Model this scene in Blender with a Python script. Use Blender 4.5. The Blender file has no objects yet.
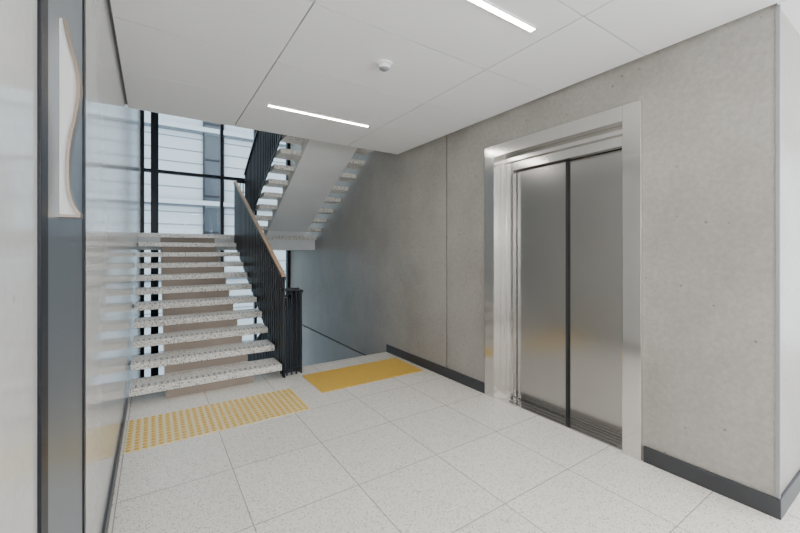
import bpy, bmesh, math, random
from mathutils import Vector
random.seed(3)
H=2.7; XR=2.74; XL=-0.2; YE=4.15; YF=4.45; YG=8.9
RS=.155; GO=.30

# ---------------- materials ----------------
def new(name):
    m=bpy.data.materials.new(name); m.use_nodes=True
    nt=m.node_tree; b=nt.nodes['Principled BSDF']
    return m,nt,b
def N(nt,t,**k):
    n=nt.nodes.new(t)
    for a,v in k.items(): setattr(n,a,v)
    return n
def ramp(nt,stops,src):
    r=N(nt,'ShaderNodeValToRGB'); e=r.color_ramp.elements
    while len(e)<len(stops): e.new(.5)
    for i,(p,c) in enumerate(stops):
        e[i].position=p; e[i].color=(*c,1)
    nt.links.new(src,r.inputs[0]); return r.outputs[0]
def objco(nt,scale=(1,1,1)):
    g=N(nt,'ShaderNodeNewGeometry'); mp=N(nt,'ShaderNodeMapping'); mp.inputs['Scale'].default_value=scale
    nt.links.new(g.outputs['Position'],mp.inputs[0]); return mp.outputs[0]
def mix(nt,a,b,f,bt='MIX'):
    m=N(nt,'ShaderNodeMix',data_type='RGBA',blend_type=bt)
    for i,v in ((6,a),(7,b)):
        if isinstance(v,bpy.types.NodeSocket): nt.links.new(v,m.inputs[i])
        else: m.inputs[i].default_value=(*v,1)
    if isinstance(f,bpy.types.NodeSocket): nt.links.new(f,m.inputs[0])
    else: m.inputs[0].default_value=f
    return m.outputs[2]
def plain(name,col,rough=.5,metal=0,spec=.5):
    m,nt,b=new(name); b.inputs['Base Color'].default_value=(*col,1)
    b.inputs['Roughness'].default_value=rough; b.inputs['Metallic'].default_value=metal
    b.inputs['Specular IOR Level'].default_value=spec
    return m
def noise(nt,co,sc,det=5,rg=.6):
    n=N(nt,'ShaderNodeTexNoise'); n.inputs['Scale'].default_value=sc; n.inputs['Detail'].default_value=det
    n.inputs['Roughness'].default_value=rg; nt.links.new(co,n.inputs['Vector']); return n.outputs[0]
def concrete(name,c1,c2,rough=.55,bump=.05,fine=.12,coat=0,stretch=(1,1,1),pits=.6):
    m,nt,b=new(name); co=objco(nt,stretch)
    a=ramp(nt,[(.33,c1),(.67,c2)],noise(nt,co,1.1,6,.62))
    f=ramp(nt,[(.3,(1-fine,)*3),(.7,(1,1,1))],noise(nt,co,34,4,.7))
    c=mix(nt,a,f,1,'MULTIPLY')
    v=N(nt,'ShaderNodeTexVoronoi'); v.inputs['Scale'].default_value=9; nt.links.new(co,v.inputs['Vector'])
    p=ramp(nt,[(.05,(.45,.45,.45)),(.09,(1,1,1))],v.outputs['Distance'])
    c=mix(nt,c,p,pits,'MULTIPLY')
    nt.links.new(c,b.inputs['Base Color']); b.inputs['Roughness'].default_value=rough
    b.inputs['Coat Weight'].default_value=coat; b.inputs['Coat Roughness'].default_value=.10
    bp=N(nt,'ShaderNodeBump'); bp.inputs['Strength'].default_value=bump; bp.inputs['Distance'].default_value=.02
    nt.links.new(noise(nt,co,14,5,.6),bp.inputs['Height']); nt.links.new(bp.outputs[0],b.inputs['Normal'])
    return m
def terrazzo(name,base,chips,scale,rough=.25,thr=.22,tiles=False,dens=.5):
    m,nt,b=new(name); co=objco(nt)
    c=mix(nt,base,tuple(x*.94 for x in base),noise(nt,co,2.5))
    for i,(ch,sc) in enumerate(chips):
        v=N(nt,'ShaderNodeTexVoronoi'); v.inputs['Scale'].default_value=scale*sc; nt.links.new(co,v.inputs['Vector'])
        d=ramp(nt,[(thr-.03,(1,1,1)),(thr+.02,(0,0,0))],v.outputs['Distance'])
        s=N(nt,'ShaderNodeSeparateColor'); nt.links.new(v.outputs['Color'],s.inputs[0])
        k=ramp(nt,[(dens-.01,(0,0,0)),(dens+.01,(1,1,1))],s.outputs[i%3])
        mm=N(nt,'ShaderNodeMath',operation='MULTIPLY'); nt.links.new(d,mm.inputs[0]); nt.links.new(k,mm.inputs[1])
        c=mix(nt,c,ch,mm.outputs[0])
    if tiles:
        br=N(nt,'ShaderNodeTexBrick'); br.offset=0; br.squash=1
        g=N(nt,'ShaderNodeNewGeometry'); mp=N(nt,'ShaderNodeMapping'); mp.inputs['Location'].default_value=(.17,.4,0)
        nt.links.new(g.outputs['Position'],mp.inputs[0]); nt.links.new(mp.outputs[0],br.inputs['Vector'])
        for k,v in (('Scale',1),('Brick Width',.6),('Row Height',.6),('Mortar Size',.003),('Mortar Smooth',.1)): br.inputs[k].default_value=v
        br.inputs['Color1'].default_value=(1,1,1,1); br.inputs['Color2'].default_value=(.95,.95,.94,1); br.inputs['Mortar'].default_value=(.48,.45,.41,1)
        c=mix(nt,c,br.outputs['Color'],1,'MULTIPLY')
    nt.links.new(c,b.inputs['Base Color']); b.inputs['Roughness'].default_value=rough
    return m
def steel(name,col,rough=.28,var=.04):
    m,nt,b=new(name); co=objco(nt,(1,1,.02))
    c=mix(nt,col,tuple(x*(1-var) for x in col),noise(nt,co,420,2,.5))
    nt.links.new(c,b.inputs['Base Color']); b.inputs['Metallic'].default_value=1
    b.inputs['Roughness'].default_value=rough
    return m

M_conR=concrete('concrete_wall',(.34,.318,.285),(.45,.428,.392),.42,.08,.2,pits=.8)
M_conS=concrete('concrete_lower',(.46,.47,.47),(.56,.57,.57),.5,.06,.15)
M_wallL=concrete('sealed_concrete_left',(.54,.535,.52),(.66,.655,.64),.24,.03,.08,coat=.6,pits=.3)
M_floor=terrazzo('terrazzo_tile',(.89,.85,.79),[((.42,.37,.31),1),((.63,.51,.37),1.3),((.96,.95,.93),.8),((.30,.28,.26),1.5)],76,.23,.29,True,.63)
M_tread=terrazzo('terrazzo_tread',(.77,.73,.67),[((.10,.09,.08),1.2),((.36,.28,.21),1.6),((.92,.90,.87),1)],46,.35,.35,False,.50)
M_string=concrete('stair_concrete_white',(.80,.81,.81),(.86,.87,.87),.6,.03,.05,pits=.1)
M_riser_shade=concrete('stair_riser_shade',(.28,.22,.175),(.36,.29,.235),.6,.03,.05)  # brown paints the shade under the treads onto the pale stringer's risers
M_ceil=plain('ceiling_panel_white',(.90,.905,.92),.5)
M_dark=plain('shadow_gap_dark',(.02,.02,.022),.7)
M_ggap=plain('ceiling_joint_grey',(.20,.20,.21),.7)
M_grey=plain('grey_trim',(.30,.31,.32),.5)
M_base=plain('baseboard_charcoal',(.04,.042,.048),.4)
M_black=plain('black_powdercoat',(.006,.007,.011),.4,0,.3)
M_wood=concrete('oak_handrail',(.40,.25,.14),(.50,.33,.20),.4,.02,.05,stretch=(8,1,8))
M_steel=steel('brushed_steel',(.74,.72,.70),.14,.05)
M_steeld=steel('brushed_steel_door',(.50,.485,.475),.20,.08)
M_doorst=steel('door_blue_steel',(.33,.37,.42),.40,.06)
M_bronze=steel('handle_bronze_edge',(.36,.28,.22),.33)
M_pale=plain('handle_pale_face',(.62,.60,.57),.35)
M_yel=plain('tactile_yellow',(.70,.42,.05),.4)
M_cream=plain('tactile_cream_base',(.82,.70,.42),.3)
M_yelb=plain('tactile_yellow_base',(.66,.43,.09),.35)
M_white=plain('white_plastic',(.85,.85,.85),.4)
def emis(name,col,s):
    m,nt,b=new(name); b.inputs['Emission Color'].default_value=(*col,1); b.inputs['Emission Strength'].default_value=s
    b.inputs['Base Color'].default_value=(.9,.9,.9,1); return m
M_led=emis('led_diffuser',(1,.95,.88),76)
m=bpy.data.materials.new('window_glass'); m.use_nodes=True; nt=m.node_tree; nt.nodes.clear()
o=N(nt,'ShaderNodeOutputMaterial'); t=N(nt,'ShaderNodeBsdfTransparent'); g=N(nt,'ShaderNodeBsdfGlossy'); mx=N(nt,'ShaderNodeMixShader'); fr=N(nt,'ShaderNodeFresnel')
t.inputs[0].default_value=(.90,.95,.97,1); g.inputs['Roughness'].default_value=.02; fr.inputs[0].default_value=1.45
nt.links.new(fr.outputs[0],mx.inputs[0]); nt.links.new(t.outputs[0],mx.inputs[1]); nt.links.new(g.outputs[0],mx.inputs[2]); nt.links.new(mx.outputs[0],o.inputs[0]); M_glass=m

# ---------------- mesh builder ----------------
class MB:
    def __init__(s,*mats): s.v=[];s.f=[];s.m=[];s.mats=list(mats)
    def add(s,vs,fs,mi=0):
        o=len(s.v); s.v+=[tuple(v) for v in vs]
        for f in fs: s.f.append(tuple(i+o for i in f)); s.m.append(mi)
    def box(s,x0,x1,y0,y1,z0,z1,mi=0):
        s.add([(x0,y0,z0),(x1,y0,z0),(x1,y1,z0),(x0,y1,z0),(x0,y0,z1),(x1,y0,z1),(x1,y1,z1),(x0,y1,z1)],
          [(0,3,2,1),(4,5,6,7),(0,1,5,4),(1,2,6,5),(2,3,7,6),(3,0,4,7)],mi)
    def prof(s,pts,x0,x1,mi=0):   # pts in (y,z), extruded along x
        n=len(pts); vs=[(x0,y,z) for y,z in pts]+[(x1,y,z) for y,z in pts]
        s.add(vs,[tuple(range(n))[::-1],tuple(range(n,2*n))]+[(i,(i+1)%n,(i+1)%n+n,i+n) for i in range(n)],mi)
    def beam(s,y0,z0,y1,z1,xc,w,h,mi=0):
        s.prof([(y0,z0-h/2),(y1,z1-h/2),(y1,z1+h/2),(y0,z0+h/2)],xc-w/2,xc+w/2,mi)
    def cyl(s,x,y,z0,z1,r0,r1,n=12,mi=0):
        vs=[(x+r0*math.cos(2*math.pi*i/n),y+r0*math.sin(2*math.pi*i/n),z0) for i in range(n)]+[(x+r1*math.cos(2*math.pi*i/n),y+r1*math.sin(2*math.pi*i/n),z1) for i in range(n)]
        s.add(vs,[(i,(i+1)%n,(i+1)%n+n,i+n) for i in range(n)]+[tuple(range(n))[::-1],tuple(range(n,2*n))],mi)
    def obj(s,name,bevel=0,parent=None,smooth=False):
        me=bpy.data.meshes.new(name); me.from_pydata(s.v,[],s.f)
        for mt in s.mats: me.materials.append(mt)
        for p,mi in zip(me.polygons,s.m): p.material_index=mi; p.use_smooth=smooth
        bm=bmesh.new(); bm.from_mesh(me)
        bmesh.ops.recalc_face_normals(bm,faces=bm.faces); bm.to_mesh(me); bm.free()
        ob=bpy.data.objects.new(name,me); bpy.context.scene.collection.objects.link(ob)
        if bevel:
            b=ob.modifiers.new('bevel','BEVEL'); b.width=bevel; b.segments=2; b.limit_method='ANGLE'
        if parent: ob.parent=parent
        return ob
def empty(name,loc=(0,0,0)):
    e=bpy.data.objects.new(name,None); bpy.context.scene.collection.objects.link(e); e.empty_display_size=.1; return e

# ---------------- shell ----------------
f=MB(M_floor,M_string); f.box(XL-.3,XR,-3.2,YF,-.25,0); f.box(XR,6.2,-3.2,.53,-.25,0); f.obj('floor')

w=MB(M_wallL); w.box(XL-.3,XL,1.70,YG,-3.5,6.4); w.box(XL-.3,XL,-3.2,1.06,-.25,3.4); w.box(XL-.3,XL,1.06,1.70,2.5,3.4); w.box(XL-.3,XL-.12,1.06,1.70,-.2,2.5); w.obj('wall_left')

w=MB(M_conR,M_dark,M_conS)
w.box(XR,XR+.35,.53,1.20,-.25,3.4); w.box(XR,XR+.35,1.20,2.57,2.40,3.4); w.box(XR,XR+.35,2.57,3.171,-.25,3.4)
w.box(XR+.02,XR+.35,3.171,3.189,-.25,3.4,1)
w.box(XR,XR+.35,3.189,YG,-.19,6.4,0); w.box(XR,XR+.35,3.189,YF,-.3,-.19,0); w.box(XR,XR+.35,YF,YG,-3.5,-.22,2); w.box(XR+.02,XR+.35,YF,YG,-.22,-.19,1)
w.box(XR+.2,XR+.4,1.1,2.7,-.2,2.5,1)
w.obj('wall_right')
w=MB(M_conR); w.box(XR+.35,6.2,.53,.75,-.25,3.4); w.obj('wall_return')
# rear + east walls, out of view; their windows are added for daylight fill
w=MB(M_wallL); w.box(XL-.3,6.4,-3.4,-3.2,-.25,.3); w.box(XL-.3,6.4,-3.4,-3.2,2.6,3.4)
for x0,x1 in ((XL-.3,XL+.2),(2.6,3.0),(5.9,6.4)): w.box(x0,x1,-3.4,-3.2,.3,2.6)
w.obj('wall_back')
w=MB(M_wallL); w.box(6.2,6.4,-3.2,.75,-.25,.2); w.box(6.2,6.4,-3.2,.75,2.6,3.4); w.box(6.2,6.4,-3.2,-2.9,.2,2.6); w.box(6.2,6.4,.3,.75,.2,2.6); w.obj('wall_east')
def fill_win(name,x0,x1):
    e=empty(name); a=MB(M_black)
    for x in (x0,(x0+x1)/2,x1-.05): a.box(x,x+.05,-3.32,-3.26,.3,2.6)
    a.box(x0,x1,-3.32,-3.26,.3,.35); a.box(x0,x1,-3.32,-3.26,2.55,2.6); a.obj('frame',0,e)
    a=MB(M_glass); a.add([(x0,-3.29,.3),(x1,-3.29,.3),(x1,-3.29,2.6),(x0,-3.29,2.6)],[(0,1,2,3)]); a.obj('glazing',0,e)
fill_win('fill_window_2',XL+.2,2.6); fill_win('fill_window_3',3.0,5.9)
e=empty('fill_window_4'); a=MB(M_black)  # unseen east window, added as fill from the side
for y in (-2.9,-1.3,.25): a.box(6.26,6.32,y,y+.05,.2,2.6)
a.box(6.26,6.32,-2.9,.3,.2,.25); a.box(6.26,6.32,-2.9,.3,2.55,2.6); a.obj('frame',0,e)
a=MB(M_glass); a.add([(6.29,-2.9,.2),(6.29,.3,.2),(6.29,.3,2.6),(6.29,-2.9,2.6)],[(0,1,2,3)]); a.obj('glazing',0,e)

# upper storey enclosure
w=MB(M_string); w.box(XL-.3,XR+.35,2.0,2.2,3.4,6.4); w.obj('wall_upper_lobby')
w=MB(M_ceil); w.box(XL-.3,XR+.35,2.0,5.0,6.4,6.6); w.box(XL-.3,XR+.35,8.5,YG+.1,6.4,6.6); w.box(XL-.3,XL+.3,5.0,8.5,6.4,6.6); w.box(XR-.3,XR+.35,5.0,8.5,6.4,6.6); w.obj('ceiling_stairwell')
e=empty('fill_skylight'); a=MB(M_glass); a.add([(XL+.3,5,6.5),(XR-.3,5,6.5),(XR-.3,8.5,6.5),(XL+.3,8.5,6.5)],[(0,1,2,3)]); a.obj('glazing',0,e)  # roof glazing out of view, added to bring more sky light down the stairwell
a=MB(M_black); a.box(1.24,1.30,5,8.5,6.45,6.55); a.box(XL+.3,XR-.3,6.7,6.76,6.45,6.55); a.obj('bars',0,e)
w=MB(M_conS); w.box(XL-.3,XR+.35,YF,YG+.1,-3.7,-3.5); w.box(XL-.3,XR+.35,YF-.2,YF,-3.5,-.25); w.obj('floor_lower_level')

# structural slab above + panel ceiling
c=MB(M_ceil,M_dark,M_ggap)
xs=[XL+.012,.70,1.98,XR-.022]; ys=[YE,3.31,2.59,1.87,1.15,.43,-.29,-1.01,-1.73,-2.45,-3.2]
g=.004
for i in range(3):
    for j in range(len(ys)-1):
        c.box(xs[i]+g,xs[i+1]-g,ys[j+1]+g,ys[j]-g if j else ys[j],H,H+.02)
xs2=[XR-.022,3.98,5.2,6.2]
for i in range(3):
    for j in range(5,len(ys)-1):
        c.box(xs2[i]+g,xs2[i+1]-g,ys[j+1]+g,ys[j]-g,H,H+.02)
c.box(XR-.016,XR+3.4,.436,.53,H,H+.02)
c.box(XL,XR,-3.2,YE-.02,H+.021,H+.05,2); c.box(XR,6.2,-3.2,.53,H+.021,H+.05,2)
c.box(XL,XR,2.0,YE,3.0,3.41,0); c.box(XL-.3,6.4,-3.4,2.0,3.38,3.5,0); c.box(XL,XR,YE-.03,YE,H+.05,3.0,0)
c.obj('ceiling')

# baseboards
b=MB(M_base); b.box(XR-.014,XR,2.60,YF,0,.105); b.obj('baseboard_right',.002)
b=MB(M_base); b.box(XR-.014,XR,.53-.014,1.17,0,.105); b.box(XR,6.2,.516,.53,0,.105); b.obj('baseboard_return',.002)
b=MB(M_base); b.box(XL,XL+.012,1.76,YE-.01,0,.09); b.box(XL,XL+.012,-3.2,1.03,0,.09); b.obj('baseboard_left',.002)
b=MB(M_grey); b.box(XR-.004,XR+.012,.522,.538,.105,H); b.obj('trim_corner')

# ---------------- linear lights, detector ----------------
def led(x0,x1,y):
    e=empty('linear_light')
    a=MB(M_led); a.box(x0,x1,y-.017,y+.017,H-.006,H-.002); a.obj('diffuser',parent=e)
    a=MB(M_white); a.box(x0-.006,x1+.006,y-.023,y-.017,H-.007,H-.001); a.box(x0-.006,x1+.006,y+.017,y+.023,H-.007,H-.001); a.box(x0-.01,x0,y-.023,y+.023,H-.007,H-.001); a.box(x1,x1+.01,y-.023,y+.023,H-.007,H-.001); a.obj('housing',parent=e)
for y in (3.38,1.38,-.62,-2.2): led(.85,1.85,y)
led(3.6,4.8,-.62); led(3.6,4.8,-2.2)  # these and the rearmost row above are unseen, added to brighten the lobby
s=MB(M_white,M_grey); s.cyl(1.33,2.2,H-.012,H,.055,.058,28); s.cyl(1.33,2.2,H-.035,H-.012,.036,.046,28); s.cyl(1.33,2.2,H-.045,H-.035,.022,.036,28,1); s.cyl(1.33,2.2,H-.048,H-.045,.006,.006,10,1); s.obj('smoke_detector')

# added fill lamps on stands, unseen behind the camera, brighten ceiling and walls
def fill_stand(x,y,p):
    e=empty('fill_stand_lamp')
    a=MB(M_black,M_white); a.cyl(x,y,0,.02,.13,.13,24); a.cyl(x,y,.02,1.62,.012,.012,12); a.cyl(x,y,1.62,1.72,.05,.14,24,1); a.obj('stand',0,e)
    l=bpy.data.lights.new('fill_lamp','POINT'); l.energy=p; l.color=(1,.97,.94); l.shadow_soft_size=.12
    lo=bpy.data.objects.new('fill_lamp',l); bpy.context.scene.collection.objects.link(lo); lo.location=(x,y,1.9); lo.parent=e
fill_stand(.6,-1.3,70); fill_stand(2.3,-1.3,70); fill_stand(4.6,-1.2,48)

# ---------------- elevator ----------------
e=empty('elevator')
a=MB(M_steel)   # architrave
fx=XR-.02
a.box(fx,XR+.12,2.47,2.59,0,2.42); a.box(fx,XR+.12,1.18,1.30,0,2.42); a.box(fx,XR+.12,1.30,2.47,2.31,2.42)
a.obj('architrave',.003,e)
a=MB(M_steel)
a.box(XR+.10,XR+.2,2.34,2.47,0,2.31); a.box(XR+.10,XR+.2,1.30,1.36,0,2.31); a.box(XR+.10,XR+.2,1.36,2.34,2.17,2.31)
a.box(XR+.07,XR+.10,1.30,2.47,2.25,2.31); a.box(XR+.07,XR+.10,2.42,2.47,0,2.25)
a.obj('inner_frame',.003,e)
a=MB(M_steeld); a.box(XR+.155,XR+.175,1.832,2.335,.012,2.165); a.obj('door_panel_slow',.003,e)
a=MB(M_steeld); a.box(XR+.178,XR+.195,1.36,1.85,.012,2.165); a.obj('door_panel_fast',.003,e)
a=MB(M_dark); a.box(XR+.150,XR+.178,1.826,1.834,.012,2.165); a.obj('door_seal',0,e)
a=MB(M_steel,M_dark); a.box(XR+.0,XR+.2,1.30,2.47,0,.01)
for k in range(3): a.box(XR+.03+.05*k,XR+.038+.05*k,1.36,2.40,.0101,.0112,1)
a.obj('sill',0,e)

# ---------------- left door ----------------
e=empty('door_1')
a=MB(M_black); a.box(XL-.1,XL+.006,1.062,1.125,0,2.5); a.box(XL-.1,XL+.004,1.66,1.70,0,2.5); a.box(XL-.1,XL+.006,1.125,1.66,2.44,2.5); a.obj('frame',.002,e)
a=MB(M_doorst); a.box(XL-.06,XL+.0,1.128,1.657,.006,2.437); a.obj('leaf',.003,e)
# wavy pull handle: pale solid blade with a bronze strap edge
pr=[(.004,2.0),(.009,1.97),(.017,1.93),(.027,1.885),(.032,1.845),(.031,1.80),(.024,1.745),(.016,1.70),(.011,1.65),(.010,1.60),(.012,1.56),(.018,1.53),(.026,1.51),(.034,1.497)]
def cr(p0,p1,p2,p3,t): return tuple(.5*((2*b)+(-a+c)*t+(2*a-5*b+4*c-d)*t*t+(-a+3*b-3*c+d)*t**3) for a,b,c,d in zip(p0,p1,p2,p3))
pts=[]
for i in range(len(pr)-1):
    p0=pr[max(i-1,0)];p3=pr[min(i+2,len(pr)-1)]
    for k in range(5): pts.append(cr(p0,pr[i],pr[i+1],p3,k/5))
pts.append(pr[-1]); th=.0035; vs=[]; n=len(pts)
for i,p in enumerate(pts):
    a0=Vector(pts[max(i-1,0)]);a1=Vector(pts[min(i+1,n-1)]); tg=(a1-a0).normalized(); nn=Vector((-tg.y,tg.x))*th
    for s1,yy in ((1,1.272),(1,1.315),(-1,1.315),(-1,1.272)):
        vs.append((XL+.006+p[0]+nn.x*s1,yy,p[1]+nn.y*s1))
a=MB(M_bronze,M_pale)
fs=[(4*i+j,4*i+(j+1)%4,4*(i+1)+(j+1)%4,4*(i+1)+j) for i in range(n-1) for j in range(4)]+[(0,1,2,3),(4*n-4,4*n-3,4*n-2,4*n-1)]
a.add(vs,fs); a.box(XL,XL+.042,1.272,1.315,1.490,1.497)
vs=[];
for p in pts:
    for xx,yy in ((XL+.0005,1.276),(XL+.006+p[0],1.276),(XL+.006+p[0],1.311),(XL+.0005,1.311)): vs.append((xx,yy,p[1]))
a.add(vs,fs,1)
a.obj('pull_handle',0,e)

# ---------------- tactile paving ----------------
def tactile(x0,x1,y0,y1,base):
    a=MB(M_yel,base); a.box(x0,x1,y0,y1,.0002,.005,1)
    nx=round((x1-x0)/.05); ny=round((y1-y0)/.05)
    for i in range(nx):
        for j in range(ny): a.cyl(x0+(i+.5)*(x1-x0)/nx,y0+(j+.5)*(y1-y0)/ny,.005,.010,.0165,.0125,10)
    a.obj('tactile_paving')
tactile(XL+.03,1.17,3.2,3.8,M_cream); tactile(1.40,2.66,3.5,4.12,M_yelb)

# ---------------- stairs ----------------
def flight(name,x0,x1,sx0,sx1,y0,z0,d,n,last=True):
    e=empty(name)
    t=MB(M_tread,M_black)
    for k in range(1,n+1):
        y=y0+d*GO*(k-1); z=z0+RS*k
        ya,yb=sorted((y,y+d*(GO+.035)))
        if k<n:
            t.box(x0,x1,ya,yb,z-.065,z)
    t.obj('treads',.004,e)
    # inlaid anti-slip studs on the nosing
    t=MB(M_base)
    for k in range(1,n):
        y=y0+d*GO*(k-1); z=z0+RS*k
        for r in range(2):
            for q in range(int((x1-x0-.1)/.05)+1):
                t.cyl(x0+.05+q*.05,y+d*(.04+.04*r),z,z+.002,.010,.009,8)
    t.obj('nosing_studs',0,e)
    s=MB(M_string,M_riser_shade)
    pts=[(y0+d*.05,z0)]
    for k in range(1,n):
        yy=y0+d*(GO*(k-1)+.05); zz=z0+RS*k-.065
        pts.append((yy,zz)); pts.append((yy+d*GO,zz))
    ye=y0+d*(GO*(n-1)+.05)
    pts.append((ye,z0+RS*n-.065)); pts.append((ye+d*.02,z0+RS*n-.065)); pts.append((ye+d*.02,z0+RS*n-.27))
    pts.append((y0+d*(GO*(n-1)),z0+RS*n-.265))
    sl=RS/GO
    pts.append((y0+d*.35,z0+RS*n-.265-sl*(GO*(n-1)-.35)))
    pts.append((y0+d*.30,z0+.001))
    s.prof(pts,sx0,sx1)
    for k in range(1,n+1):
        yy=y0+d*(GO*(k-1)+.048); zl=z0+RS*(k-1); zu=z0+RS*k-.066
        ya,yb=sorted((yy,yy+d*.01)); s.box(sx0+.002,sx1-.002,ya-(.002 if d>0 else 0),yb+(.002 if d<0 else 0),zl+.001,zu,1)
    s.obj('stringer_slab',0,e)
    return e
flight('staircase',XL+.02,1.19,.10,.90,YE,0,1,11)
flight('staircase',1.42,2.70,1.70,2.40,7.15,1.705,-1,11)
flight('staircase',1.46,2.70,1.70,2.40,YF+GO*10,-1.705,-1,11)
l=MB(M_tread,M_string); l.box(XL+.003,XR-.003,7.15,YG-.06,1.705-.065,1.705); l.box(XL+.003,XR-.003,7.23,YG-.06,1.44,1.64,1); l.obj('stair_landing')
l=MB(M_tread,M_string); l.box(XL+.003,XR-.003,7.45,YG-.06,-1.77,-1.705); l.box(XL+.003,XR-.003,7.49,YG-.06,-1.97,-1.77,1); l.obj('stair_landing')

# ---------------- balustrades ----------------
SL=RS/GO
def rail(e,x,ya,yb,ztop,zbot,step=.1,wood=True,by=.012):
    a=MB(M_black); n=max(1,round(abs(yb-ya)/step))
    for i in range(n+1):
        y=ya+(yb-ya)*i/n
        a.box(x-.008,x+.008,y-by,y+by,zbot(y),ztop(y)-.03)
    a.beam(ya,ztop(ya)-.045,yb,ztop(yb)-.045,x,.05,.03)
    a.beam(ya,zbot(ya)+.03,yb,zbot(yb)+.03,x,.012,.06)
    a.obj('bars_and_rails',0,e)
    if wood:
        b=MB(M_wood); b.beam(ya,ztop(ya)-.012,yb,ztop(yb)-.012,x,.045,.030); b.obj('timber_handrail',.006,e)
n1=lambda y: RS+(y-YE)*SL
e=empty('stair_balustrade')
rail(e,1.215,4.17,7.12,lambda y:n1(y)+.98,lambda y:n1(y)-.16,by=.030)
a=MB(M_black)
for x in (1.215,1.265,1.32,1.375): a.box(x-.008,x+.008,4.212,4.228,0.0,.96)
a.box(1.19,1.40,4.195,4.245,.955,.99); a.box(1.19,1.40,4.21,4.23,.03,.07)
a.obj('return_panel',.003,e)
n2=lambda y:1.705+RS+(7.15-y)*SL
e=empty('stair_balustrade')
rail(e,1.385,7.1,4.2,lambda y:n2(y)+.95,lambda y:n2(y)-.16,by=.02)
a=MB(M_black)
for x in (1.25,1.30,1.35,1.385): a.box(x-.008,x+.008,7.112,7.128,1.55,2.66)
a.box(1.245,1.41,7.10,7.138,2.63,2.68)
a.obj('return_panel',.003,e)
n3=lambda y:-(y-YF)*SL
e=empty('stair_balustrade')
rail(e,1.43,4.22,4.44,lambda y:.99,lambda y:.0,.055,wood=False,by=.008)
rail(e,1.43,4.5,7.4,lambda y:n3(y)+1.0,lambda y:n3(y)-.16,wood=False,by=.02)

# ---------------- curtain wall ----------------
e=empty('window_1')
a=MB(M_black)
for x,wd in ((XL+.03,.06),(.03,.13),(1.25,.06),(1.95,.05),(XR-.04,.07)):
    a.box(x-wd/2,x+wd/2,YG-.05,YG+.08,-3.5,6.4)
for z in (-3.47,-1.9,-.75,.35,1.5,3.02,4.6,6.37): a.box(XL,XR,YG-.04,YG+.07,z-.03,z+.03)
a.obj('mullions',0,e)
a=MB(M_glass); a.add([(XL,YG+.02,-3.5),(XR,YG+.02,-3.5),(XR,YG+.02,6.4),(XL,YG+.02,6.4)],[(0,1,2,3)]); a.obj('glazing',0,e)

# ---------------- exterior ----------------
M_clad=plain('white_cladding',(.27,.31,.33),.6)
M_cl2=plain('joint_grey',(.09,.11,.13),.6)
M_win=plain('building_window',(.02,.03,.04),.3)
a=MB(M_clad,M_cl2,M_win,M_black)
YB=19
a.box(-14,22,YB,YB+6,-8,26)
z=-6.2
while z<25:
    a.box(-14,22,YB-.02,YB,z,z+.035,1)
    if round((z+6.2)/.55)%6==0: a.box(-14,22,YB-.25,YB,z-.2,z+.0,0); a.box(-14,22,YB-.1,YB,z-.28,z-.2,1)
    z+=.55
x=-11.7
while x<21:
    a.box(x,x+.75,YB-.06,YB+.01,-8,25,2); a.box(x-.06,x,YB-.12,YB,-8,25,3); a.box(x+.75,x+.81,YB-.12,YB,-8,25,3)
    zz=-6
    while zz<25: a.box(x,x+.75,YB-.1,YB,zz,zz+.08,3); zz+=1.65
    x+=4.55
a.obj('apartment_building')
a=MB(plain('paving_grey',(.14,.15,.14),.8)); a.box(-30,30,YG+.3,60,-8.1,-8); a.obj('ground')

# ---------------- world / light ----------------
w=bpy.data.worlds.new('world'); bpy.context.scene.world=w; w.use_nodes=True
bg=w.node_tree.nodes['Background']; bg.inputs[0].default_value=(.84,.92,1,1); bg.inputs[1].default_value=5.4

cam=bpy.data.cameras.new('camera'); cam.lens=372/800*36; cam.sensor_width=36; cam.shift_y=-14.5/800; cam.clip_start=.02
co=bpy.data.objects.new('camera',cam); bpy.context.scene.collection.objects.link(co)
co.location=(0,0,1.4); co.rotation_euler=(math.radians(90),0,math.radians(-33.6)); bpy.context.scene.camera=co
